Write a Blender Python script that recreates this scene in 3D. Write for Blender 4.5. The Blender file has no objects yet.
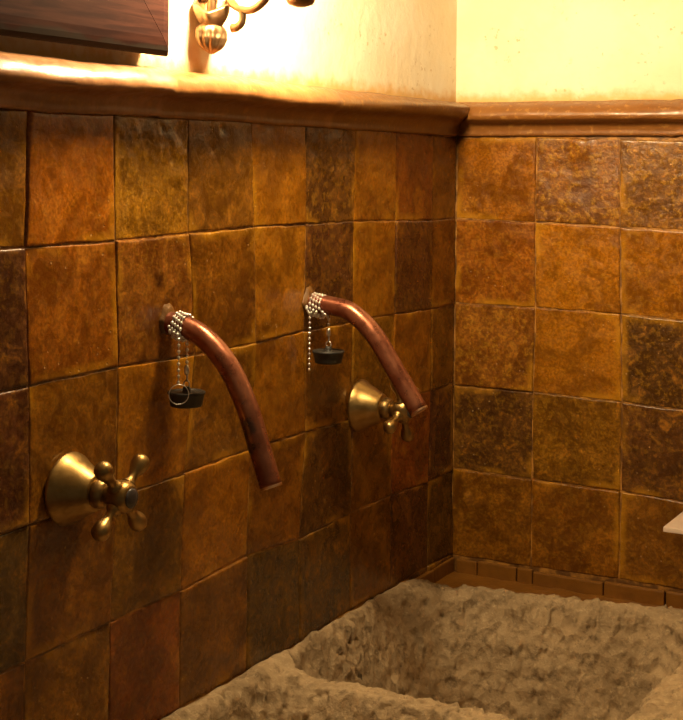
import bpy, bmesh, math, random
import numpy as np
from mathutils import Vector, Matrix, noise
random.seed(7)
S = bpy.context.scene
COL = S.collection
PI = math.pi

# ---------------------------------------------------------------- camera, world, exposure
def make_camera():
    f, yaw, roll = 1383.9, -0.5039, 0.0111
    c, s = math.cos(yaw), math.sin(yaw)
    w = Vector((s, c, 0)); r = Vector((c, -s, 0)); u = r.cross(w)
    r2 = math.cos(roll)*r + math.sin(roll)*u
    u2 = -math.sin(roll)*r + math.cos(roll)*u
    cam = bpy.data.cameras.new('camera')
    o = bpy.data.objects.new('camera', cam); COL.objects.link(o)
    m = Matrix.Identity(4)
    for i in range(3):
        m[i][0] = r2[i]; m[i][1] = u2[i]; m[i][2] = -w[i]
    m[0][3], m[1][3], m[2][3] = 0.6802, -1.5172, 1.2594
    o.matrix_world = m
    cam.sensor_width = 36.0; cam.sensor_fit = 'AUTO'
    cam.lens = f/720*36.0
    cam.shift_y = -(360-167.7)/720
    cam.clip_start = 0.01
    S.camera = o
make_camera()
W = bpy.data.worlds.new('world'); S.world = W; W.use_nodes = True
bg = W.node_tree.nodes['Background']
bg.inputs[0].default_value = (1.0, 0.74, 0.42, 1); bg.inputs[1].default_value = 0.075
S.view_settings.view_transform = 'Standard'; S.view_settings.look = 'None'
S.view_settings.gamma = 1; S.view_settings.use_curve_mapping = False
S.view_settings.exposure = 0.0
BULB_STRENGTH = 245.0
BULB_COLOR = (1.0, 0.74, 0.40, 1)

# ---------------------------------------------------------------- helpers
def link(name, me, mat=None, parent=None, smooth=True):
    o = bpy.data.objects.new(name, me); COL.objects.link(o)
    if mat is not None: me.materials.append(mat)
    if parent is not None: o.parent = parent
    if smooth:
        me.polygons.foreach_set('use_smooth', [True]*len(me.polygons))
    return o
def from_py(name, V, F, mat, parent=None, smooth=True):
    me = bpy.data.meshes.new(name); me.from_pydata([tuple(v) for v in V], [], F); me.update()
    bm = bmesh.new(); bm.from_mesh(me); bmesh.ops.recalc_face_normals(bm, faces=bm.faces); bm.to_mesh(me); bm.free()
    return link(name, me, mat, parent, smooth)
def empty(name, loc, label, cat, group=None):
    o = bpy.data.objects.new(name, None); COL.objects.link(o); o.location = loc
    o.empty_display_size = 0.02
    o['label'] = label; o['category'] = cat
    if group: o['group'] = group
    return o
class MB:
    def __init__(s): s.V = []; s.F = []
    def add(s, V, F):
        n = len(s.V); s.V += [tuple(v) for v in V]; s.F += [tuple(i+n for i in f) for f in F]; return s
    def build(s, name, mat, parent=None, smooth=True): return from_py(name, s.V, s.F, mat, parent, smooth)
def box_bm(lo, hi, bevel=0.0, seg=2):
    bm = bmesh.new(); bmesh.ops.create_cube(bm, size=1)
    for v in bm.verts:
        v.co = Vector([lo[i]+(v.co[i]+.5)*(hi[i]-lo[i]) for i in range(3)])
    if bevel: bmesh.ops.bevel(bm, geom=bm.edges[:], offset=bevel, segments=seg, affect='EDGES', profile=.6)
    return bm
def box(name, lo, hi, mat, parent=None, bevel=0.0):
    bm = box_bm(lo, hi, bevel); me = bpy.data.meshes.new(name); bm.to_mesh(me); bm.free()
    return link(name, me, mat, parent, False)
def catmull(P, n=8):
    P = [Vector(p) for p in P]; out = []
    Q = [2*P[0]-P[1]]+P+[2*P[-1]-P[-2]]
    for i in range(1, len(Q)-2):
        a, b, c, d = Q[i-1:i+3]
        for k in range(n):
            t = k/n
            out.append(.5*((2*b)+(c-a)*t+(2*a-5*b+4*c-d)*t*t+(3*b-a-3*c+d)*t**3))
    out.append(P[-1]); return out
def sweep(P, rad, n=20):
    """tube along points; rad is a number or a list"""
    P = [Vector(p) for p in P]; m = len(P)
    R = rad if isinstance(rad, (list, tuple)) else [rad]*m
    T = [(P[min(i+1, m-1)]-P[max(i-1, 0)]).normalized() for i in range(m)]
    up = Vector((0, 0, 1)) if abs(T[0].z) < .9 else Vector((0, 1, 0))
    nrm = (up-T[0]*up.dot(T[0])).normalized()
    rings = []
    for i in range(m):
        nrm = (nrm-T[i]*nrm.dot(T[i])).normalized(); b = T[i].cross(nrm)
        rings.append([P[i]+R[i]*(math.cos(2*PI*k/n)*nrm+math.sin(2*PI*k/n)*b) for k in range(n)])
    V = [v for r in rings for v in r]; F = []
    for i in range(len(rings)-1):
        for k in range(n):
            F.append((i*n+k, i*n+(k+1) % n, (i+1)*n+(k+1) % n, (i+1)*n+k))
    F.append(tuple(range(n-1, -1, -1)))
    F.append(tuple((len(rings)-1)*n+k for k in range(n)))
    return V, F
def lathe(prof, org, axis, n=40):
    """prof: (radius, distance along the axis)"""
    axis = Vector(axis).normalized(); org = Vector(org)
    a = Vector((0, 0, 1)) if abs(axis.z) < .9 else Vector((1, 0, 0))
    a = (a-axis*a.dot(axis)).normalized(); b = axis.cross(a)
    V = []; F = []
    for (r, h) in prof:
        for k in range(n):
            t = 2*PI*k/n; V.append(org+axis*h+max(r, 1e-5)*(math.cos(t)*a+math.sin(t)*b))
    m = len(prof)
    for i in range(m-1):
        for k in range(n):
            F.append((i*n+k, i*n+(k+1) % n, (i+1)*n+(k+1) % n, (i+1)*n+k))
    F.append(tuple(range(n-1, -1, -1))); F.append(tuple((m-1)*n+k for k in range(n)))
    return V, F
def sphere(c, r, n=10, sc=(1, 1, 1)):
    bm = bmesh.new(); bmesh.ops.create_uvsphere(bm, u_segments=n, v_segments=max(5, n*2//3), radius=r)
    V = [Vector((v.co.x*sc[0], v.co.y*sc[1], v.co.z*sc[2]))+Vector(c) for v in bm.verts]
    F = [tuple(v.index for v in f.verts) for f in bm.faces]; bm.free(); return V, F
def sstep(a, b, x):
    t = min(1, max(0, (x-a)/(b-a))); return t*t*(3-2*t)

# ---------------------------------------------------------------- materials
class NT:
    def __init__(s, name):
        s.m = bpy.data.materials.new(name); s.m.use_nodes = True; s.t = s.m.node_tree
        s.p = s.t.nodes['Principled BSDF']
        g = s.n('ShaderNodeTexCoord'); s.obj = g.outputs['Object']
        geo = s.n('ShaderNodeNewGeometry'); s.pos = geo.outputs['Position']
    def n(s, k, **kw):
        x = s.t.nodes.new(k)
        for a, b in kw.items(): setattr(x, a, b)
        return x
    def l(s, a, b): s.t.links.new(a, b)
    def put(s, sock, v):
        if hasattr(v, 'is_output'): s.l(v, sock)
        else: sock.default_value = v
    def noise(s, scale, detail=4, rough=.55, vec=None, dist=0.0):
        x = s.n('ShaderNodeTexNoise'); x.inputs['Scale'].default_value = scale
        x.inputs['Detail'].default_value = detail; x.inputs['Roughness'].default_value = rough
        x.inputs['Distortion'].default_value = dist
        s.l(vec or s.pos, x.inputs['Vector']); return x.outputs['Fac']
    def voro(s, scale, feature='F1', vec=None):
        x = s.n('ShaderNodeTexVoronoi', feature=feature); x.inputs['Scale'].default_value = scale
        s.l(vec or s.pos, x.inputs['Vector']); return x.outputs['Distance']
    def ramp(s, v, a, b, lo=0.0, hi=1.0):
        x = s.n('ShaderNodeMapRange'); x.clamp = True; x.interpolation_type = 'SMOOTHSTEP'
        s.put(x.inputs[0], v); x.inputs[1].default_value = a; x.inputs[2].default_value = b
        x.inputs[3].default_value = lo; x.inputs[4].default_value = hi; return x.outputs[0]
    def math(s, op, a, b=0.0):
        x = s.n('ShaderNodeMath', operation=op); s.put(x.inputs[0], a); s.put(x.inputs[1], b); return x.outputs[0]
    def mix(s, f, a, b, mode='MIX'):
        x = s.n('ShaderNodeMix', data_type='RGBA', blend_type=mode)
        s.put(x.inputs[0], f); s.put(x.inputs[6], a); s.put(x.inputs[7], b); return x.outputs[2]
    def attr(s, name, out='Fac'):
        x = s.n('ShaderNodeAttribute', attribute_name=name); return x.outputs[out]
    def scale_vec(s, v, sc):
        x = s.n('ShaderNodeMapping'); s.l(v, x.inputs[0]); x.inputs['Scale'].default_value = sc; return x.outputs[0]
    def near(s, c, r0, r1):
        x = s.n('ShaderNodeVectorMath', operation='DISTANCE'); s.l(s.pos, x.inputs[0]); x.inputs[1].default_value = c
        return s.ramp(s.math('ADD', x.outputs['Value'], s.math('MULTIPLY', s.math('SUBTRACT', s.noise(180, 2), .5), r1*.6)), r0, r1, 1, 0)
    def bump(s, h, strength, dist, prev=None):
        x = s.n('ShaderNodeBump'); s.put(x.inputs['Strength'], strength); x.inputs['Distance'].default_value = dist
        s.l(h, x.inputs['Height'])
        if prev is not None: s.l(prev, x.inputs['Normal'])
        return x.outputs[0]
    def fin(s, color, rough=.5, metal=0.0, normal=None, coat=0.0, coat_rough=.1, spec=.5):
        p = s.p.inputs; s.put(p['Base Color'], color); s.put(p['Roughness'], rough); p['Metallic'].default_value = metal
        p['Coat Weight'].default_value = coat; p['Coat Roughness'].default_value = coat_rough
        p['Specular IOR Level'].default_value = spec
        if normal is not None: s.l(normal, p['Normal'])
        return s.m

def mat_tile():
    k = NT('glazed_tile')
    tint = k.attr('tint', 'Color'); mot = k.attr('mottle'); edge = k.attr('edge')
    off = k.n('ShaderNodeVectorMath', operation='ADD'); k.l(k.pos, off.inputs[0]); k.l(k.attr('shift', 'Vector'), off.inputs[1])
    v = off.outputs[0]
    n1 = k.noise(24, 5, .6, v, .6); n2 = k.noise(150, 6, .7, v); n3 = k.noise(330, 3, .6, v); n4 = k.noise(14, 3, .5, v)
    dark = k.mix(1.0, tint, (.36, .32, .34, 1), 'MULTIPLY')
    n5 = k.noise(48, 6, .68, v, .8)
    c = k.mix(k.ramp(n1, .38, .62, .8, 0), tint, dark)
    c = k.mix(k.ramp(n5, .52, .68, 0, .55), c, (.48, .185, .008, 1))
    c = k.mix(k.ramp(n5, .48, .34, 0, .6), c, dark)
    fleck = k.math('MULTIPLY', k.ramp(n2, .48, .62), mot)
    c = k.mix(fleck, c, (.44, .22, .020, 1))
    c = k.mix(k.math('MULTIPLY', k.ramp(n2, .48, .36), k.math('MULTIPLY', mot, .7)), c, (.050, .024, .006, 1))
    c = k.mix(k.ramp(n3, .40, .60, .6, 0), c, dark)
    # glaze pooled along the edges of a tile
    e = k.math('MULTIPLY', k.ramp(edge, .002, .010, 1, 0), k.ramp(n4, .50, .64, 0, .6))
    c = k.mix(e, c, (.48, .22, .012, 1))
    sp = k.ramp(k.voro(110, vec=v), .08, .13, 1, 0)
    spm = k.math('MULTIPLY', sp, k.ramp(n4, .50, .60))
    c = k.mix(k.math('MULTIPLY', spm, .5), c, (.60, .38, .16, 1))
    b = k.bump(k.noise(30, 4, .55, v), .35, .004)
    b = k.bump(n5, .3, .0016, b); b = k.bump(n2, k.math('ADD', .18, mot), .0010, b); b = k.bump(spm, .6, -.0008, b)
    r = k.ramp(n5, .35, .7, .20, .42)
    return k.fin(c, r, 0, b, coat=.2, coat_rough=.15, spec=.35)
def mat_grout():
    k = NT('glaze_grout'); n = k.noise(45, 4)
    c = k.mix(k.ramp(n, .42, .62), (.13, .052, .008, 1), (.46, .21, .035, 1))
    return k.fin(c, .6, 0, k.bump(k.noise(300, 4), .6, .001))
def mat_trim():
    k = NT('glazed_moulding'); n = k.noise(30, 5, .6, k.scale_vec(k.pos, (1, 1, 1))); n2 = k.noise(160, 4)
    base = k.attr('tint', 'Color')
    c = k.mix(k.ramp(n, .38, .62, .6, 0), base, (.17, .060, .012, 1))
    c = k.mix(k.math('MULTIPLY', k.ramp(n2, .55, .70), .6), c, (.46, .22, .05, 1))
    b = k.bump(n, .35, .003); b = k.bump(n2, .25, .0008, b)
    return k.fin(c, k.ramp(n2, .3, .7, .28, .50), 0, b, coat=.12, coat_rough=.25)
def mat_plaster():
    k = NT('cream_plaster'); n = k.noise(9, 5, .6); n2 = k.noise(55, 5, .6)
    c = k.mix(k.ramp(n, .38, .68), (.83, .72, .52, 1), (.87, .79, .63, 1))
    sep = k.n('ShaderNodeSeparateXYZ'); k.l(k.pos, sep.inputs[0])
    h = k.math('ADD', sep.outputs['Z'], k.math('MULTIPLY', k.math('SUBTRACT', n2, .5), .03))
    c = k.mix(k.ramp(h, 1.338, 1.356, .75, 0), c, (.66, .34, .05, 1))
    pits = k.math('MULTIPLY', k.ramp(k.noise(130, 3), .60, .68), k.ramp(k.noise(16, 2), .5, .6))
    c = k.mix(k.math('MULTIPLY', pits, .6), c, (.50, .34, .14, 1))
    c = k.mix(k.math('MULTIPLY', k.near((0, -.543, 1.356), .004, .012), .35), c, (.66, .28, .03, 1))  # orange painted in for the shell's shadow and reflected light on the wall
    b = k.bump(n2, .5, .003); b = k.bump(k.noise(240, 4), .3, .0008, b)
    return k.fin(c, .75, 0, b, spec=.25)
def mat_stone():
    k = NT('rough_stone'); n = k.noise(16, 6, .65); n2 = k.noise(70, 6, .7); n3 = k.noise(240, 5, .7)
    c = k.mix(k.ramp(n, .36, .64), (.36, .255, .145, 1), (.52, .375, .22, 1))
    c = k.mix(k.math('MULTIPLY', k.ramp(n2, .47, .36), .5), c, (.15, .10, .055, 1))
    c = k.mix(k.math('MULTIPLY', k.ramp(n3, .52, .68), .5), c, (.68, .53, .34, 1))
    b = k.bump(k.voro(75), .9, .004); b = k.bump(n2, .8, .0045, b); b = k.bump(n3, .7, .0018, b)
    return k.fin(c, .85, 0, b, spec=.25)
def mat_copper(patch=None):
    k = NT('aged_copper'); n = k.noise(40, 5, .6); n2 = k.noise(140, 4)
    c = k.mix(k.ramp(n, .38, .64), (.23, .070, .036, 1), (.37, .140, .075, 1))
    c = k.mix(k.math('MULTIPLY', k.ramp(n2, .56, .70), .5), c, (.22, .075, .035, 1))
    if patch:
        for q, r0, r1 in patch: c = k.mix(k.math('MULTIPLY', k.near(q, r0, r1), .8), c, (.075, .05, .04, 1))
    return k.fin(c, k.ramp(n2, .3, .7, .26, .42), .75, k.bump(n2, .25, .0006))
def mat_metal(name, a, b2, r0, r1, sc=60):
    k = NT(name); n = k.noise(sc, 5, .6)
    return k.fin(k.mix(k.ramp(n, .38, .64), a, b2), k.ramp(k.noise(sc*3, 3), .3, .7, r0, r1), 1.0, k.bump(n, .08, .0003))
def mat_wood():
    k = NT('dark_red_wood')
    v = k.scale_vec(k.pos, (1, .07, 1)); n = k.noise(160, 5, .6, v, .4); n2 = k.noise(45, 5, .6, k.scale_vec(k.pos, (1, .12, 1)))
    c = k.mix(k.ramp(n, .36, .66), (.024, .007, .005, 1), (.050, .016, .010, 1))
    c = k.mix(k.math('MULTIPLY', k.ramp(n2, .5, .66), .5), c, (.066, .023, .014, 1))
    sep = k.n('ShaderNodeSeparateXYZ'); k.l(k.pos, sep.inputs[0])
    h = k.math('ADD', sep.outputs['Z'], k.math('MULTIPLY', k.math('SUBTRACT', k.noise(26, 3), .5), .016))
    c = k.mix(k.ramp(h, 1.3525, 1.357, .85, 0), c, (.035, .027, .021, 1))
    return k.fin(c, .8, 0, k.bump(n, .12, .0004), spec=.05)
def mat_plain(name, a, b2, rough, sc=40, bs=.2, bd=.001, spec=.5):
    k = NT(name); n = k.noise(sc, 5, .6)
    return k.fin(k.mix(n, a, b2), rough, 0, k.bump(n, bs, bd), spec=spec)
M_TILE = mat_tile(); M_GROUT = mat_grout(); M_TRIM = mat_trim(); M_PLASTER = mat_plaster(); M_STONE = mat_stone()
M_BRASS = mat_metal('antique_brass', (.33, .205, .070, 1), (.43, .285, .11, 1), .32, .42)
M_BRASS_DK = mat_metal('dark_brass', (.22, .14, .055, 1), (.36, .23, .09, 1), .3, .5)
M_SCONCE = mat_metal('old_bronze', (.30, .18, .09, 1), (.46, .30, .16, 1), .40, .55)
M_CHROME = mat_metal('steel_beads', (.80, .78, .76, 1), (.92, .90, .88, 1), .28, .36)
M_RIM = mat_metal('bare_copper', (.60, .34, .20, 1), (.75, .50, .32, 1), .3, .4)
M_BORE_SHADE = mat_plain('dark_bore_shade', (.02, .012, .008, 1), (.04, .02, .012, 1), .7)
M_RUBBER = mat_plain('black_rubber', (.012, .010, .009, 1), (.03, .027, .024, 1), .45)
M_CERAMIC = mat_plain('index_button', (.035, .028, .028, 1), (.09, .075, .07, 1), .25)
M_WOOD = mat_wood()
M_MARBLE = mat_plain('pale_pink_marble', (.74, .56, .46, 1), (.85, .70, .60, 1), .3, 25)
M_MORTAR = mat_plain('amber_mortar', (.12, .044, .006, 1), (.28, .115, .012, 1), .42, 55, .6, .003)
M_COLLAR = mat_plain('dark_amber_mortar', (.07, .028, .005, 1), (.20, .085, .010, 1), .5, 120, .7, .002)
M_FLOOR = mat_plain('terracotta_floor', (.16, .075, .04, 1), (.24, .12, .065, 1), .5, 12)
M_CANDLE = mat_plain('ivory_sleeve', (.75, .65, .48, 1), (.8, .7, .55, 1), .5)
M_GLASS = bpy.data.materials.new('mirror_glass'); M_GLASS.use_nodes = True
q = M_GLASS.node_tree.nodes['Principled BSDF']; q.inputs['Metallic'].default_value = 1; q.inputs['Roughness'].default_value = .03
q.inputs['Base Color'].default_value = (.85, .85, .83, 1)

def structure(o): o['kind'] = 'structure'; return o

# ---------------------------------------------------------------- room shell
structure(box('floor', (-.1, -3.2, -.1), (2.4, .1, 0), M_FLOOR))
structure(box('ceiling', (-.1, -3.2, 2.5), (2.4, .1, 2.6), M_PLASTER))
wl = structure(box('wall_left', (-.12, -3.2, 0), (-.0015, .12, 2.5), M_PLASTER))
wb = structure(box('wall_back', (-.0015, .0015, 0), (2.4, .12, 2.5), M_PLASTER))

# glazes: 0 orange, 1 amber, 2 gold, 3 olive, 4 dark mottled, 5 purple brown, 6 red, 7 brown
GLAZE = [(.38, .116, .007), (.41, .146, .006), (.52, .20, .010), (.26, .102, .010), (.14, .058, .012), (.125, .042, .014), (.28, .075, .008), (.26, .096, .006)]
PS = [0, .006, .014, .026, .045, .08] + [.08+.84*i/30 for i in range(1, 30)] + [.92, .955, .974, .986, .994, 1]
def tiles(name, tl, mapf, parent, extra_bumps=()):
    """tl: (four corners (a, z) tl, tr, br, bl; tint; depth; relief; mottle)"""
    V = []; F = []; tint = []; mott = []; edge = []; shift = []
    n = len(PS)
    for (cs, tk, depth, rel, mo) in tl:
        base = len(V); (a0, z0), (a1, z1), (a2, z2), (a3, z3) = cs
        sh = (random.uniform(-5, 5), random.uniform(-5, 5), random.uniform(-5, 5))
        tx, tz = random.uniform(-.0009, .0009), random.uniform(-.0009, .0009)
        jit = [random.uniform(.9, 1.1) for _ in range(3)]
        col = GLAZE[tk]; lum = random.uniform(.9, 1.1)
        wu, wz = abs(a1-a0), abs(z0-z3)
        for j, t in enumerate(PS):
            for i, s_ in enumerate(PS):
                g = .0004
                a = (a0*(1-s_)+a1*s_)*(1-t)+(a3*(1-s_)+a2*s_)*t
                z = (z0*(1-s_)+z1*s_)*(1-t)+(z3*(1-s_)+z2*s_)*t
                a += (1 if a1 > a0 else -1)*g*(1-2*s_); z += -g*(1-2*t)
                q = Vector((a*30+sh[0], z*30, sh[1]))
                fe = max(0, 1-4*min(s_, 1-s_, t, 1-t))
                a += .0011*fe*noise.noise(q*1.6); z += .0011*fe*noise.noise(q*1.6+Vector((9, 3, 1)))
                e = min(min(s_, 1-s_)*wu, min(t, 1-t)*wz)
                d = depth+tx*(2*s_-1)+tz*(2*t-1)
                d += rel*(.0008*noise.noise(q*.9)+.0004*noise.noise(q*2.6))
                if rel > 1.5: d += rel*(.0005*noise.noise(q*7)+.0003*noise.noise(q*13))
                for (ba, bz, br, bh) in extra_bumps:
                    dd = math.hypot(a-ba, (z-bz)*.75)
                    if dd < br*2.2: d += bh*math.exp(-(dd/br)**2)*(1+.4*noise.noise(q*6))
                d = max(d, .0001)*(sstep(0, .0008, e)*.8+.2*sstep(0, .0025, e))-.0009*(1-sstep(0, .0005, e))
                V.append(mapf(a, z, d))
                tint += [col[0]*lum*jit[0], col[1]*lum*jit[1], col[2]*lum*jit[2], 1]; mott.append(mo); edge.append(e); shift += sh
        for j in range(n-1):
            for i in range(n-1):
                F.append((base+j*n+i, base+j*n+i+1, base+(j+1)*n+i+1, base+(j+1)*n+i))
    me = bpy.data.meshes.new(name); me.from_pydata(V, [], F); me.update()
    at = me.attributes.new('tint', 'FLOAT_COLOR', 'POINT'); at.data.foreach_set('color', tint)
    for nm, dat in (('mottle', mott), ('edge', edge)):
        at = me.attributes.new(nm, 'FLOAT', 'POINT'); at.data.foreach_set('value', dat)
    at = me.attributes.new('shift', 'FLOAT_VECTOR', 'POINT'); at.data.foreach_set('vector', shift)
    bm = bmesh.new(); bm.from_mesh(me); bmesh.ops.recalc_face_normals(bm, faces=bm.faces)
    # an open sheet: make sure it faces the room
    ref = Vector(mapf(0, 0, 1))-Vector(mapf(0, 0, 0))
    tot = sum((f.normal.dot(ref) for f in bm.faces))
    bad = [f for f in bm.faces if f.normal.dot(ref) < -.1]
    if bad: bmesh.ops.reverse_faces(bm, faces=bad)
    bm.to_mesh(me); bm.free()
    return link(name, me, M_TILE, parent)

# corners of the hand-made tiles, (distance from the corner, height)
LEFT = [[(.7537, 1.2985), (.6550, 1.2990), (.5552, 1.2995), (.4567, 1.3020), (.3587, 1.3020), (.2556, 1.3010), (.1608, 1.3000), (.0653, 1.2975)],
        [(.7553, 1.1995), (.6507, 1.1998), (.5519, 1.2026), (.4479, 1.2043), (.3539, 1.2042), (.2566, 1.2041), (.1599, 1.2022), (.0655, 1.1995)],
        [(.7494, 1.0990), (.6452, 1.1002), (.5411, 1.0979), (.4423, 1.0977), (.3564, 1.1003), (.2563, 1.0998), (.1608, 1.0998), (.0656, 1.0972)],
        [(.7478, .9981), (.6471, .9964), (.5539, .9994), (.4505, 1.0019), (.3513, 1.0013), (.2572, .9995), (.1625, 1.0030), (.0640, 1.0030)],
        [(.7494, .8994), (.6517, .9008), (.5578, .9005), (.4544, .9056), (.3606, .8991), (.2571, .9023), (.1641, .9021), (.0690, .8981)]]
for row in LEFT:
    z = row[0][1]
    row.append((.0015, row[-1][1]+.001))
    for i in range(6): row.insert(0, (row[0][0]+.1+random.uniform(-.002, .002), z+random.uniform(-.002, .002)))
for kx in range(1, 3):
    LEFT.append([(a+random.uniform(-.002, .002), .9-.1*kx+random.uniform(-.002, .002)) for (a, z) in LEFT[4]])
LT = [[7, 6, 7, 1, 0, 7, 0, 1, 3, 1, 4, 1, 6, 7],
      [1, 7, 0, 6, 7, 5, 0, 3, 7, 1, 5, 1, 5, 7],
      [6, 1, 7, 0, 1, 5, 7, 1, 7, 1, 7, 7, 0, 7],
      [7, 1, 5, 0, 7, 4, 7, 7, 1, 7, 4, 7, 6, 5],
      [0, 7, 6, 1, 7, 7, 7, 6, 3, 4, 4, 7, 5, 4],
      [7, 6, 7, 1, 7, 0, 7, 4, 7, 7, 4, 7, 4, 4]]
LD = [[1.0, 2.4, .6, 1.8, 1.5, 1.0, 1.1, .6, .8], [2.4, 1.0, 2.4, 1.0, .9, .5, .8, 2.2, 1.2], [3.0, .6, .9, 1.2, 1.3, 1.6, 1.6, 1.2, 1.4],
      [1.5, 1.8, 1.2, .9, 1.0, 1.0, .9, 1.0, 1.0], [.8, 1.4, 1.0, 1.6, .9, 1.2, 1.0, 1.0, 1.0]]
LM = {(0, 7): .7, (0, 10): .55, (0, 11): .5, (1, 7): .35, (1, 9): .3, (1, 10): .35, (1, 11): .4, (2, 11): .3, (2, 8): .25}
LRL = {(0, 7): 2.6, (0, 10): 1.8, (0, 11): 1.4, (0, 6): .7, (1, 6): .8}
tl = []
for r in range(len(LEFT)-1):
    for c in range(len(LEFT[0])-1):
        A, B, C_, D = LEFT[r][c], LEFT[r][c+1], LEFT[r+1][c+1], LEFT[r+1][c]
        dep = LD[r][c-5]/1500 if r < 5 and c >= 5 else random.uniform(.8, 2)/1000
        tl.append(((A, B, C_, D), LT[r][c] if c < len(LT[r]) else 7, dep, LRL.get((r, c), 1.0), LM.get((r, c), .22)))
tiles('tiles', tl, lambda a, z, d: (d, -a, z), wl, ((.7087, 1.1655, .0028, -.0022), (.5037, 1.2925, .003, -.0016), (.5173, 1.2736, .0026, -.0018), (.5026, 1.2386, .0028, -.0020), (.594, 1.172, .007, .0022), (.578, 1.158, .006, .0018)))
structure(box('grout', (-.0014, -1.36, .69), (-.0003, 0, 1.302), M_GROUT, wl))

BACK = [[(.0024, 1.2965), (.1025, 1.2976), (.2016, 1.2952), (.303, 1.2925)], [(.0010, 1.2001), (.1018, 1.1988), (.2028, 1.1961), (.304, 1.193)],
        [(.0015, 1.0990), (.1030, 1.0995), (.2050, 1.0985), (.306, 1.094)], [(.0010, 1.0008), (.1011, 1.0012), (.2073, .9993), (.307, .996)],
        [(.0006, .9014), (.1010, .9001), (.2073, .8992), (.308, .895)], [(.0006, .7975), (.1010, .7978), (.2061, .8000), (.308, .798)]]
for row in BACK:
    for i in range(9): row.append((row[-1][0]+.102+random.uniform(-.002, .002), row[-1][1]+random.uniform(-.002, .002)))
BT = [[0, 7, 7, 1, 7, 0, 7, 6, 1, 7, 3, 0],
      [0, 1, 1, 7, 0, 1, 3, 7, 0, 1, 6, 7],
      [3, 1, 4, 6, 1, 7, 0, 1, 3, 7, 0, 1],
      [4, 7, 4, 1, 7, 6, 1, 0, 7, 3, 1, 7],
      [7, 7, 3, 4, 7, 1, 7, 6, 7, 1, 0, 7]]
BD = [[1.6, 1.2, 1.1], [1.0, 1.1, 1.0], [2.2, .4, .5], [.9, 1.5, 1.2], [1.8, 2.0, 1.5]]
BM = {(0, 0): .22, (0, 1): .75, (0, 2): .7, (1, 1): .4, (1, 2): .4, (2, 0): .55, (2, 1): .3, (2, 2): .45, (3, 0): .3, (3, 1): .4, (3, 2): .3, (4, 1): .3, (4, 2): .25}
tl = []
for r in range(5):
    for c in range(len(BACK[0])-1):
        A, B, C_, D = BACK[r][c], BACK[r][c+1], BACK[r+1][c+1], BACK[r+1][c]
        dep = BD[r][c]/1400 if c < 3 else random.uniform(.8, 2)/1000
        tl.append(((A, B, C_, D), BT[r][c], dep, 1.1, BM.get((r, c), .3)))
tiles('tiles', tl, lambda a, z, d: (a, -d, z), wb, ((.0193, .8654, .006, .004), (.156, 1.287, .011, .0035), (.006, 1.240, .003, -.0018), (.0188, 1.2262, .0028, -.0018), (.1638, 1.1208, .003, -.0018), (.0285, 1.214, .003, .0015)))
structure(box('grout', (.0, .0003, .69), (1.24, .0014, 1.302), M_GROUT, wb))

# ---- glazed moulding on top of the tiles
PROF = [(.0, 1.3390), (.006, 1.3384), (.014, 1.3364), (.0215, 1.3328), (.0265, 1.3284), (.0290, 1.3236), (.0288, 1.3195), (.0260, 1.3165),
        (.0190, 1.3150), (.0120, 1.3130), (.0080, 1.3095), (.0062, 1.3050), (.0060, 1.3010), (.0045, 1.2990), (.0, 1.2985)]
PC = catmull([(p, 0, z) for p, z in PROF], 3); PROF = [(v.x, v.z) for v in PC]
def moulding(name, axis, a0, a1, joints, tints):
    """runs from the mitre (a0) to a1; axis 'y' = left wall, 'x' = back wall"""
    V = []; F = []; T = []; m = len(PROF); N = 220
    for i in range(N+1):
        f = i/N; a = a0+(a1-a0)*f
        seg = sum(1 for j in joints if a > j); dj = min([abs(a-j) for j in joints]+[1])
        col = tints[seg % len(tints)]
        for (p, z) in PROF:
            q = Vector((a*14, z*30, p*30+seg*7))
            if axis == 'y': z += .0085*(1-sstep(.0, .42, a))*math.exp(-((z-1.3225)/.0075)**2)
            pp = p*(1+.10*noise.noise(q*.6)+.04*noise.noise(q*3)); zz = z+.0016*noise.noise(Vector((a*9, seg*4, 2)))+.0007*noise.noise(q*2.5)
            if dj < .0025: pp *= 1-.05*(1-dj/.0025); zz -= .0006*(1-dj/.0025)
            aa = a+p*(1-f)      # mitred at the corner
            V.append((pp, -aa, zz) if axis == 'y' else (aa, -pp, zz)); T += [*col, 1]
    for i in range(N):
        for k in range(m-1): F.append((i*m+k, i*m+k+1, (i+1)*m+k+1, (i+1)*m+k))
    F.append(tuple(range(m))); F.append(tuple(N*m+k for k in range(m-1, -1, -1)))
    me = bpy.data.meshes.new(name); me.from_pydata(V, [], F); me.update()
    at = me.attributes.new('tint', 'FLOAT_COLOR', 'POINT'); at.data.foreach_set('color', T)
    bm = bmesh.new(); bm.from_mesh(me); bmesh.ops.recalc_face_normals(bm, faces=bm.faces); bm.to_mesh(me); bm.free()
    return structure(link(name, me, M_TRIM))
moulding('trim_1', 'y', 0, 1.36, [.315, .595, .90, 1.2], [(.20, .084, .015), (.36, .16, .05), (.46, .23, .11), (.36, .16, .04), (.33, .15, .05)])
moulding('trim_2', 'x', 0, 1.24, [.26, .56, .86], [(.24, .095, .020), (.28, .115, .030), (.25, .10, .024), (.27, .105, .024)])

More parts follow.
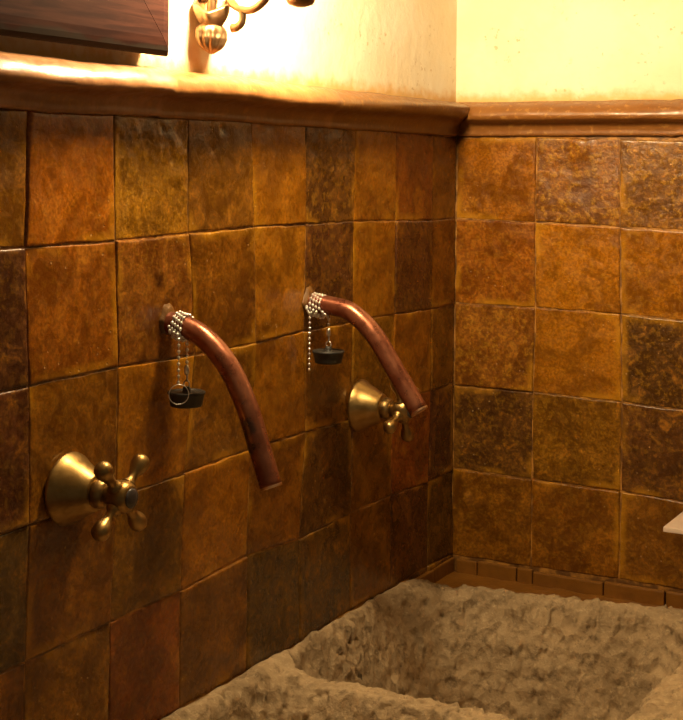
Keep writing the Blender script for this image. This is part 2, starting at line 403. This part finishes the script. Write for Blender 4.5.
# ---- skirting pieces and the mortar ledge behind the sink
def skirt(name, axis, a0, a1, joints):
    mb = MB(); js = [a0]+joints+[a1]
    for i in range(len(js)-1):
        h = random.uniform(.7945, .7965); p = random.uniform(.0045, .007)
        lo = (js[i]+.0006, -p, .776) if axis == 'x' else (.0, -js[i+1]+.0006, .776)
        hi = (js[i+1]-.0006, -.0002, h) if axis == 'x' else (p, -js[i]-.0006, h)
        if axis == 'y': lo = (.0002, lo[1], lo[2])
        bm = box_bm(lo, hi, .0018, 2); bm.verts.index_update()
        mb.add([v.co.copy() for v in bm.verts], [tuple(v.index for v in f.verts) for f in bm.faces]); bm.free()
    return structure(mb.build(name, M_MORTAR, None, False))
skirt('baseboard_back', 'x', .0075, 1.24, [.035, .085, .105, .19, .26, .36, .46, .56, .66, .76, .86, .96, 1.1])
skirt('baseboard_left', 'y', .0, .13, [.06])
def back_edge(x): return -.090+.185*(x-.03)-.045*math.exp(-x/.016)
def ledge():
    V = []; F = []; nx, ny = 120, 30
    for j in range(ny+1):
        for i in range(nx+1):
            x = .0015+.425*i/nx; y = -.0015+(back_edge(x)-.006+.0015)*j/ny
            z = .7795-.006*(j/ny)**2+.0022*noise.noise(Vector((x*40, y*40, 1)))
            V.append((x, y, z))
    n = nx+1
    for j in range(ny):
        for i in range(nx): F.append((j*n+i, j*n+i+1, (j+1)*n+i+1, (j+1)*n+i))
    o = from_py('ledge', V, F, M_MORTAR)
    md = o.modifiers.new('thick', 'SOLIDIFY'); md.thickness = .006; md.offset = -1 if o.data.polygons[0].normal.z > 0 else 1
    return structure(o)
ledge()
structure(box('sink_plinth', (.002, -.88, 0), (.43, -.002, .60), M_MORTAR, None, .004))

# ---------------------------------------------------------------- stone sink
def rbox(u, v, hu, hv, r):
    qx, qy = abs(u)-hu+r, abs(v)-hv+r
    return math.hypot(max(qx, 0), max(qy, 0))+min(max(qx, qy), 0)-r
def sink_height(x, y):
    n1 = noise.noise(Vector((x*22, y*22, 0))); n2 = noise.noise(Vector((x*60, y*60, 5)))
    rim = .8035+.0035*n1+.002*n2-.009*sstep(-.26, -.14, y)*sstep(.0, .05, x)
    # divider sits a little lower than the rim
    rim -= .013*math.exp(-((y+.425)/.035)**2)*sstep(.0, .05, x)
    z = rim
    wob = .006*noise.noise(Vector((x*14, y*14, 3)))+.003*noise.noise(Vector((x*45, y*45, 8)))
    yb = -.122+.185*(x-.03); yf = -.402
    v = (y-(yb+yf)/2)*(.29/(yb-yf))
    d1 = -rbox(x-.172, v, .160, .145, .085 if v > 0 else .030)+wob
    d2 = -rbox(x-.180, y+.585, .160, .146, .055)+wob
    for d, D in ((d1, .165), (d2, .15)):
        if d > -.012:
            # rounded lip, steep wall, dished floor
            lip = .006*sstep(-.012, .004, d)
            wall = (D-.006)*sstep(-.012, .075, d)**.8 if d > 0 else (D-.006)*sstep(-.012, .075, d)
            z = min(z, rim-lip-wall)
    e = back_edge(x)-y
    fall = 1-sstep(-.002, .016, e)
    z -= .012*fall
    if e < 0: z -= min(.06, -e*4)
    ex = x
    if ex < .008: z -= .002*(1-ex/.008)
    return z
def stone_sink():
    nx, ny = 250, 450; x0, x1 = .0035, .43; y0, y1 = -.86, -.03
    n = nx+1; G = np.zeros((ny+1, nx+1, 3))
    for j in range(ny+1):
        # rows are denser where the photo shows the sink
        y = y0+(y1-y0)*(j/ny)**.85
        for i in range(nx+1):
            x = x0+(x1-x0)*i/nx
            G[j, i] = (x, y, sink_height(x, y))
    gx = np.gradient(G, axis=1); gy = np.gradient(G, axis=0)
    N = np.cross(gx, gy); N /= np.linalg.norm(N, axis=2)[..., None]
    V = []
    for j in range(ny+1):
        for i in range(nx+1):
            p = Vector(G[j, i]); nn = Vector(N[j, i])
            q = p+.004*Vector((noise.noise(p*90), noise.noise(p*90+Vector((5, 0, 0))), noise.noise(p*90+Vector((0, 5, 0)))))
            inside = 1-sstep(.780, .797, p.z)
            d = .0012*noise.noise(p*55)+.0008*noise.noise(p*190)
            for sc, am in ((58, .0048), (120, .0026)):
                qq = q*sc; ctr = noise.voronoi(qq)[1][0]; rv = noise.noise_vector(ctr*3.7)
                d += am*(.65+.35*inside)*(rv.dot(qq-ctr)*1.6+.5*rv.x)
            if p.x < .012: d *= max(0, (p.x-.0035)/.0085)
            p = p+nn*d
            V.append(p)
    F = []
    for j in range(ny):
        for i in range(nx): F.append((j*n+i, j*n+i+1, (j+1)*n+i+1, (j+1)*n+i))
    border = [i for i in range(n)]+[j*n+nx for j in range(1, ny+1)]+[ny*n+i for i in range(nx-1, -1, -1)]+[j*n for j in range(ny-1, 0, -1)]
    b0 = len(V)
    for b in border: V.append((V[b][0], V[b][1], .601))
    L = len(border)
    for k in range(L): F.append((border[(k+1) % L], border[k], b0+k, b0+(k+1) % L))
    F.append(tuple(b0+k for k in range(L-1, -1, -1)))
    o = from_py('stone_sink', V, F, M_STONE)
    o['label'] = 'rough tan stone double sink with hand-hewn basins below the copper spouts'; o['category'] = 'sink'
stone_sink()

# ---------------------------------------------------------------- copper spouts
def spout(y, pts, label, mat, z0):
    t = empty('copper_spout', (0, y, z0), label, 'spout', 'copper spouts on the left wall')
    P = catmull([(x, 0, z-z0) for x, z in pts], 8)
    V, F = sweep(P, .0091, 28); from_py('pipe', V, F, mat, t)
    d = (P[-1]-P[-2]).normalized()      # the sawn end: a bare rim, a flat disc painted with the hollow's shade
    from_py('cut_rim', *lathe([(.0076, -.001), (.0091, -.001), (.0092, .0006), (.0089, .0012), (.0078, .0012), (.0074, .0006)], P[-1], d, 40), M_RIM, t, False)
    from_py('bore_shade', *lathe([(.0075, .0001), (.0075, .0005), (.001, .0004)], P[-1], d, 32), M_BORE_SHADE, t, False)
    V, F = lathe([(.0118, .0004), (.0122, .0012), (.0114, .0022), (.0102, .0034), (.0091, .0048)], (0, 0, 0), (1, 0, 0), 36)
    V = [Vector(v)*(1) for v in V]
    V = [Vector((v.x, v.y*(1+.30*noise.noise(Vector((v.y, v.z, y))*210)), v.z*(1+.30*noise.noise(Vector((v.z, v.y, 3+y))*210)+.35*sstep(0, .012, v.z)))) for v in V]
    from_py('mortar_collar', V, F, M_COLLAR, t)
    return t
NS = [(.001, 1.1299), (.0212, 1.1268), (.0422, 1.1168), (.0639, 1.0957), (.0815, 1.0650), (.0933, 1.0340), (.1039, 1.0060)]
FS = [(.001, 1.1269), (.0247, 1.1257), (.0490, 1.1203), (.0741, 1.0998), (.0958, 1.0692), (.1213, 1.0328)]
spout(-.582, NS, 'bent copper spout nearer the camera, its tip above the front of the stone sink',
      mat_copper([((.086, -.594, 1.052), .006, .011), ((.083, -.594, 1.043), .005, .009), ((.088, -.592, 1.036), .004, .008)]), 1.13)
spout(-.3483, FS, 'bent copper spout nearer the corner, in front of the farther brass tap', mat_copper(), 1.127)

# ---------------------------------------------------------------- brass tap handles
def tap(y, z, rot, label):
    t = empty('tap_handle', (0, y, z), label, 'tap', 'brass cross-handle taps')
    mb = MB()
    mb.add(*lathe([(.0268, .0020), (.0275, .0032), (.0270, .0050), (.0245, .0085), (.0222, .0130), (.0198, .0180), (.0172, .0230), (.0150, .0270), (.0138, .0292), (.0130, .0300), (.0100, .0302)], (0, 0, 0), (1, 0, 0), 56))
    mb.build('escutcheon', M_BRASS, t)
    mb = MB(); mb.add(*lathe([(.0095, .029), (.0108, .0303), (.0112, .0325), (.0110, .0350), (.0098, .0375), (.0080, .0395)], (0, 0, 0), (1, 0, 0), 40))
    mb.build('collar', M_BRASS_DK, t)
    mb = MB(); mb.add(*lathe([(.0070, .038), (.0078, .0420), (.0102, .0445), (.0118, .0480), (.0122, .0520), (.0118, .0560), (.0104, .0590), (.0090, .0605), (.0078, .0610)], (0, 0, 0), (1, 0, 0), 40))
    hub = mb.build('hub', M_BRASS, t)
    mb = MB(); mb.add(*lathe([(.0074, .0606), (.0074, .0616), (.0060, .0624), (.0030, .0627)], (0, 0, 0), (1, 0, 0), 32))
    b = mb.build('index_button', M_CERAMIC, hub); b['label'] = 'small dark round button on the hub'
    for k in range(4):
        a = rot+k*PI/2; ax = (0, math.cos(a), math.sin(a))
        mb = MB(); mb.add(*lathe([(.0050, .0095), (.0060, .0110), (.0060, .0124), (.0046, .0136), (.0038, .0150), (.0037, .0180), (.0040, .0210), (.0050, .0232), (.0058, .0252),
                                  (.0066, .0275), (.0070, .0302), (.0067, .0330), (.0055, .0352), (.0036, .0366), (.0008, .0371)], (.0515, 0, 0), ax, 28))
        mb.build('arm', M_BRASS, t)
    return t
tap(-.7060, 1.0165, math.radians(42), 'brass cross-handle tap nearer the camera, left of the near spout')
tap(-.2422, 1.0115, math.radians(25), 'brass cross-handle tap partly behind the farther copper spout')

# ---------------------------------------------------------------- plugs on ball chains
def chain_mb(P, pitch=.0050, r=.00150):
    """balls every pitch along the polyline with a thin wire between them"""
    P = [Vector(p) for p in P]; mb = MB(); acc = 0.0; pts = [P[0]]
    for a, b in zip(P[:-1], P[1:]):
        L = (b-a).length; s0 = pitch-acc
        while s0 <= L: pts.append(a+(b-a)*(s0/L)); s0 += pitch
        acc = L-(s0-pitch)
    for p in pts: mb.add(*sphere(p, r, 10))
    mb.add(*sweep(pts, .0003, 6)); return mb
def drain_plug(y, zpipe, xs, xl, zl, yl, xp, yp, zp, label, ring):
    """xs: wrap range along the pipe, xl/zl/yl: free strand, xp/zp: plug top centre"""
    t = empty('drain_plug', (0, y, zpipe), label, 'plug', 'black plugs on ball chains')
    R = .0091+.0019; P = []
    turns = 4.0; n = 110
    a0 = -PI*.5
    for i in range(n+1):
        f = i/n; a = PI*1.0+f*2*PI*turns     # starts on the side towards the camera
        x = xs[0]+(xs[1]-xs[0])*f
        zc = -.15*max(0, x)-1.2*x*x
        P.append((x, R*math.cos(a), zc+R*math.sin(a)))
    free = [(xl, yl-y, zl-zpipe+(P[0][2]-(zl-zpipe))*k/14) for k in range(14)]
    # pipe side to plug: leave the last turn and hang straight down
    tail = [(xp, P[-1][1], P[-1][2]-.004), (xp, yp-y, P[-1][2]-.010), (xp, yp-y, zp+.022-zpipe)]
    free[-1] = (xs[0], P[0][1]-.0005, P[0][2]-.003)
    chain_mb(free+P+tail).build('ball_chain', M_CHROME, t)
    z = zp-zpipe; cx, cy = xp, yp-y
    mb = MB(); mb.add(*lathe([(.0115, -.0125), (.0128, -.0120), (.0132, -.0105), (.0148, -.0030), (.0156, -.0022), (.0157, -.0008), (.0148, .0), (.0136, .0), (.0130, -.0008), (.0040, -.0008), (.0034, .0004), (.0032, .0030), (.0022, .0038)], (cx, cy, z), (0, 0, 1), 48))
    pl = mb.build('plug', M_RUBBER, t)
    mb = MB()
    mb.add(*sweep([(cx+.0028*math.cos(a), cy, z+.0058+.0028*math.sin(a)) for a in [2*PI*k/20 for k in range(21)]], .0006, 8))
    mb.add(*sweep([(cx, cy, z+.008), (cx+.0004, cy, z+.012), (cx, cy, z+.016)], .0008, 8))
    mb.add(*lathe([(.0008, .013), (.0020, .0145), (.0023, .0170), (.0020, .0195), (.0010, .0215)], (cx, cy, z), (0, 0, 1), 14))
    mb.build('clip', M_CHROME, t)
    if ring:
        rr = .0080; c = Vector((xl+.0042, yl-y-.0050, zl-zpipe-rr-.0006))
        d = Vector((.74, .67, 0))          # ring hangs facing the room
        mb = MB(); mb.add(*sweep([c+rr*(math.cos(2*PI*k/48)*d+math.sin(2*PI*k/48)*Vector((0, 0, 1))) for k in range(49)], .00038, 8))
        mb.build('end_ring', M_CHROME, t)
    return t
drain_plug(-.582, 1.1299, (.0110, .0225), .0235, 1.0835, -.5965, .0215, -.582, 1.0745, 'black rubber plug with a steel ring, its ball chain wound round the near spout', True)
drain_plug(-.3483, 1.1269, (.0050, .0185), .0090, 1.0640, -.3600, .0235, -.3483, 1.0825, 'black rubber plug hanging by ball chain from the far spout beside the corner', False)

# ---------------------------------------------------------------- wooden frame on the wall
def frame():
    y1, y0, z0, z1, w = -.6100, -1.16, 1.3472, 2.05, .085
    t = empty('wall_mirror', (0, (y0+y1)/2, z0), 'dark reddish wooden frame with a mitred corner hanging above the moulding', 'mirror')
    oy, oz = (y0+y1)/2, z0
    # profile across a member: (inwards from the outer edge, out from the wall)
    pr = [(.0060, .001), (.0030, .0120), (0, .0180), (.0008, .0200), (.0040, .0228), (.0080, .0240), (.014, .0250), (.050, .0255), (.066, .0240), (.074, .0200), (.078, .0150), (w, .0130), (w, .001)]
    cs = [(y0, z0), (y1, z0), (y1, z1), (y0, z1)]
    dirs = [(1, 1), (-1, 1), (-1, -1), (1, -1)]
    for i, nm in ((0, 'rail'), (1, 'stile'), (2, 'rail'), (3, 'stile')):
        j = (i+1) % 4; V = []
        for (c, d, e) in ((cs[i], dirs[i], .0), (cs[j], dirs[j], .0)):
            for (k, x) in pr: V.append((x, c[0]+d[0]*k-oy, c[1]+d[1]*k-oz))
        # a hair of gap at each mitre
        m = len(pr); mid = sum((Vector(v) for v in V), Vector())/len(V)
        V = [Vector(v)+(mid-Vector(v)).normalized()*.0003 for v in V]
        F = [(k, (k+1) % m, m+(k+1) % m, m+k) for k in range(m)]+[tuple(range(m)), tuple(range(2*m-1, m-1, -1))]
        from_py(nm, V, F, M_WOOD, t, False)
    box('mirror_glass', (.004, y0+w-.004-oy, w-.004), (.009, y1-w+.004-oy, z1-z0-w+.004), M_GLASS, t)
frame()

# ---------------------------------------------------------------- brass wall lamp above the moulding
def sconce():
    ys = -.536; t = empty('wall_lamp', (0, ys, 1.355), 'ornate brass wall lamp with scrolled arm and shell finial right of the frame', 'lamp')
    zb = 1.355
    def R(x, z, y=0.0): return Vector((x-.0135, y, z-zb))
    # back plate against the wall
    mb = MB(); V, F = lathe([(.030, .001), (.031, .003), (.026, .007), (.018, .009), (.004, .012)], (0, 0, 0), (1, 0, 0), 40)
    V = [Vector((v.x, v.y*.8, v.z*2.3))+R(0, 1.470) for v in V]
    V = [v+Vector((.0135, 0, 0)) for v in V]
    mb.add(V, F); mb.build('back_plate', M_SCONCE, t)
    # stem from the plate down into the flower
    mb = MB(); mb.add(*sweep(catmull([R(.008, 1.455), R(.022, 1.450), R(.027, 1.435), R(.026, 1.415), R(.024, 1.392), R(.0235, 1.378)], 6), .0042, 14))
    mb.build('stem', M_SCONCE, t)
    # flower cup, its rim dipping towards the room
    V = []; F = []; n = 48; m = 12; dirc = math.atan2(-.94, .50)
    rings = []
    for s in (0, 1):
        for j in range(m+1):
            f = j/m if s == 0 else 1-j/m
            ring = []
            for k in range(n):
                a = 2*PI*k/n; da = math.cos(a-dirc)
                top = .0105+.016*(1-max(da, -.2))*.75+.0018*abs(math.sin(2.5*(a-dirc)))
                rad = (.0085+.0105*f**.8+.0022*math.sin(f*PI))*(1+.10*math.cos(5*(a-dirc)))-(.0018 if s else 0)
                ring.append(R(.0255+.72*rad*math.cos(a), 1.3775+top*f+(.0015 if s else 0), rad*math.sin(a)))
            rings.append(ring)
    V = [v for r in rings for v in r]
    for i in range(len(rings)-1):
        for k in range(n): F.append((i*n+k, i*n+(k+1) % n, (i+1)*n+(k+1) % n, (i+1)*n+k))
    F.append(tuple(range(n-1, -1, -1))); F.append(tuple((len(rings)-1)*n+k for k in range(n)))
    from_py('flower_cup', V, F, M_SCONCE, t)
    # scallop shell finial
    V = []; F = []; n = 72; m = 22
    wf = [(0, .30), (.06, .72), (.18, .96), (.34, 1.0), (.52, .97), (.70, .84), (.86, .58), (1, .12)]
    for i in range(m+1):
        f = i/m
        w0 = next(p[1]+(q[1]-p[1])*(f-p[0])/(q[0]-p[0]) for p, q in zip(wf[:-1], wf[1:]) if f <= q[0]+1e-9)
        for k in range(n):
            a = 2*PI*k/n
            w = w0*(1+.09*math.cos(12*a+3.0*f)*sstep(.1, .4, f)+.02*math.cos(24*f))
            V.append(R(.0242+.0102*w*math.cos(a)+.002*f, 1.3825-.0275*f, .0172*w*math.sin(a)-.002*f))
    for i in range(m):
        for k in range(n): F.append((i*n+k, i*n+(k+1) % n, (i+1)*n+(k+1) % n, (i+1)*n+k))
    from_py('shell_finial', V, F, M_SCONCE, t)
    # scrolled arm and its curl
    P = catmull([R(.024, 1.440), R(.033, 1.420), R(.043, 1.400), R(.054, 1.3925), R(.066, 1.3915), (R(.078, 1.399)), R(.086, 1.412), R(.098, 1.422), R(.113, 1.422)], 8)
    from_py('arm', *sweep(P, .0034, 16), M_SCONCE, t)
    P = catmull([R(.040, 1.404), R(.050, 1.397), R(.0555, 1.389), R(.0550, 1.381), R(.0500, 1.3770), R(.0455, 1.3765)], 8)
    from_py('scroll', *sweep(P, [.0030+.0010*(i/(len(P)-1))**3 for i in range(len(P))], 16), M_SCONCE, t)
    # drip cup, sleeve and bulb at the end of the arm
    V, F = lathe([(.0040, -.0295), (.0100, -.0275), (.0118, -.0250), (.0120, -.0225), (.0125, -.0185), (.0070, -.0130), (.0050, -.0060), (.0060, .0), (.0130, .004), (.0185, .010), (.0195, .013), (.0180, .013), (.0120, .007), (.0095, .007)], R(.1125, 1.421), (0, 0, 1), 40)
    V = [Vector(v) for v in V]
    from_py('drip_cup', V, F, M_SCONCE, t)
    from_py('candle_sleeve', *lathe([(.0090, 0), (.0092, .004), (.0092, .018), (.0080, .0195), (.002, .0195)], R(.1125, 1.4285), (0, 0, 1), 32), M_CANDLE, t)
    mbulb = bpy.data.materials.new('lit_frosted_glass'); mbulb.use_nodes = True; nt = mbulb.node_tree
    em = nt.nodes.new('ShaderNodeEmission'); em.inputs[0].default_value = BULB_COLOR; em.inputs[1].default_value = BULB_STRENGTH
    nt.links.new(em.outputs[0], nt.nodes['Material Output'].inputs[0])
    b = from_py('lamp_shade', *lathe([(.010, 0), (.022, .004), (.033, .013), (.040, .026), (.043, .042), (.041, .058), (.034, .072), (.024, .081), (.012, .086), (.001, .087)], R(.1165, 1.4480), (0, 0, 1), 32), mbulb, t)
    b['label'] = 'glowing frosted glass shade'
sconce()

# ---------------------------------------------------------------- marble shelf at the right
o = box('marble_shelf', (.2835, -.100, .8862), (.60, -.0032, .8912), M_MARBLE, None, .0008)
o['label'] = 'pale pink marble shelf corner jutting in at the right edge'; o['category'] = 'shelf'
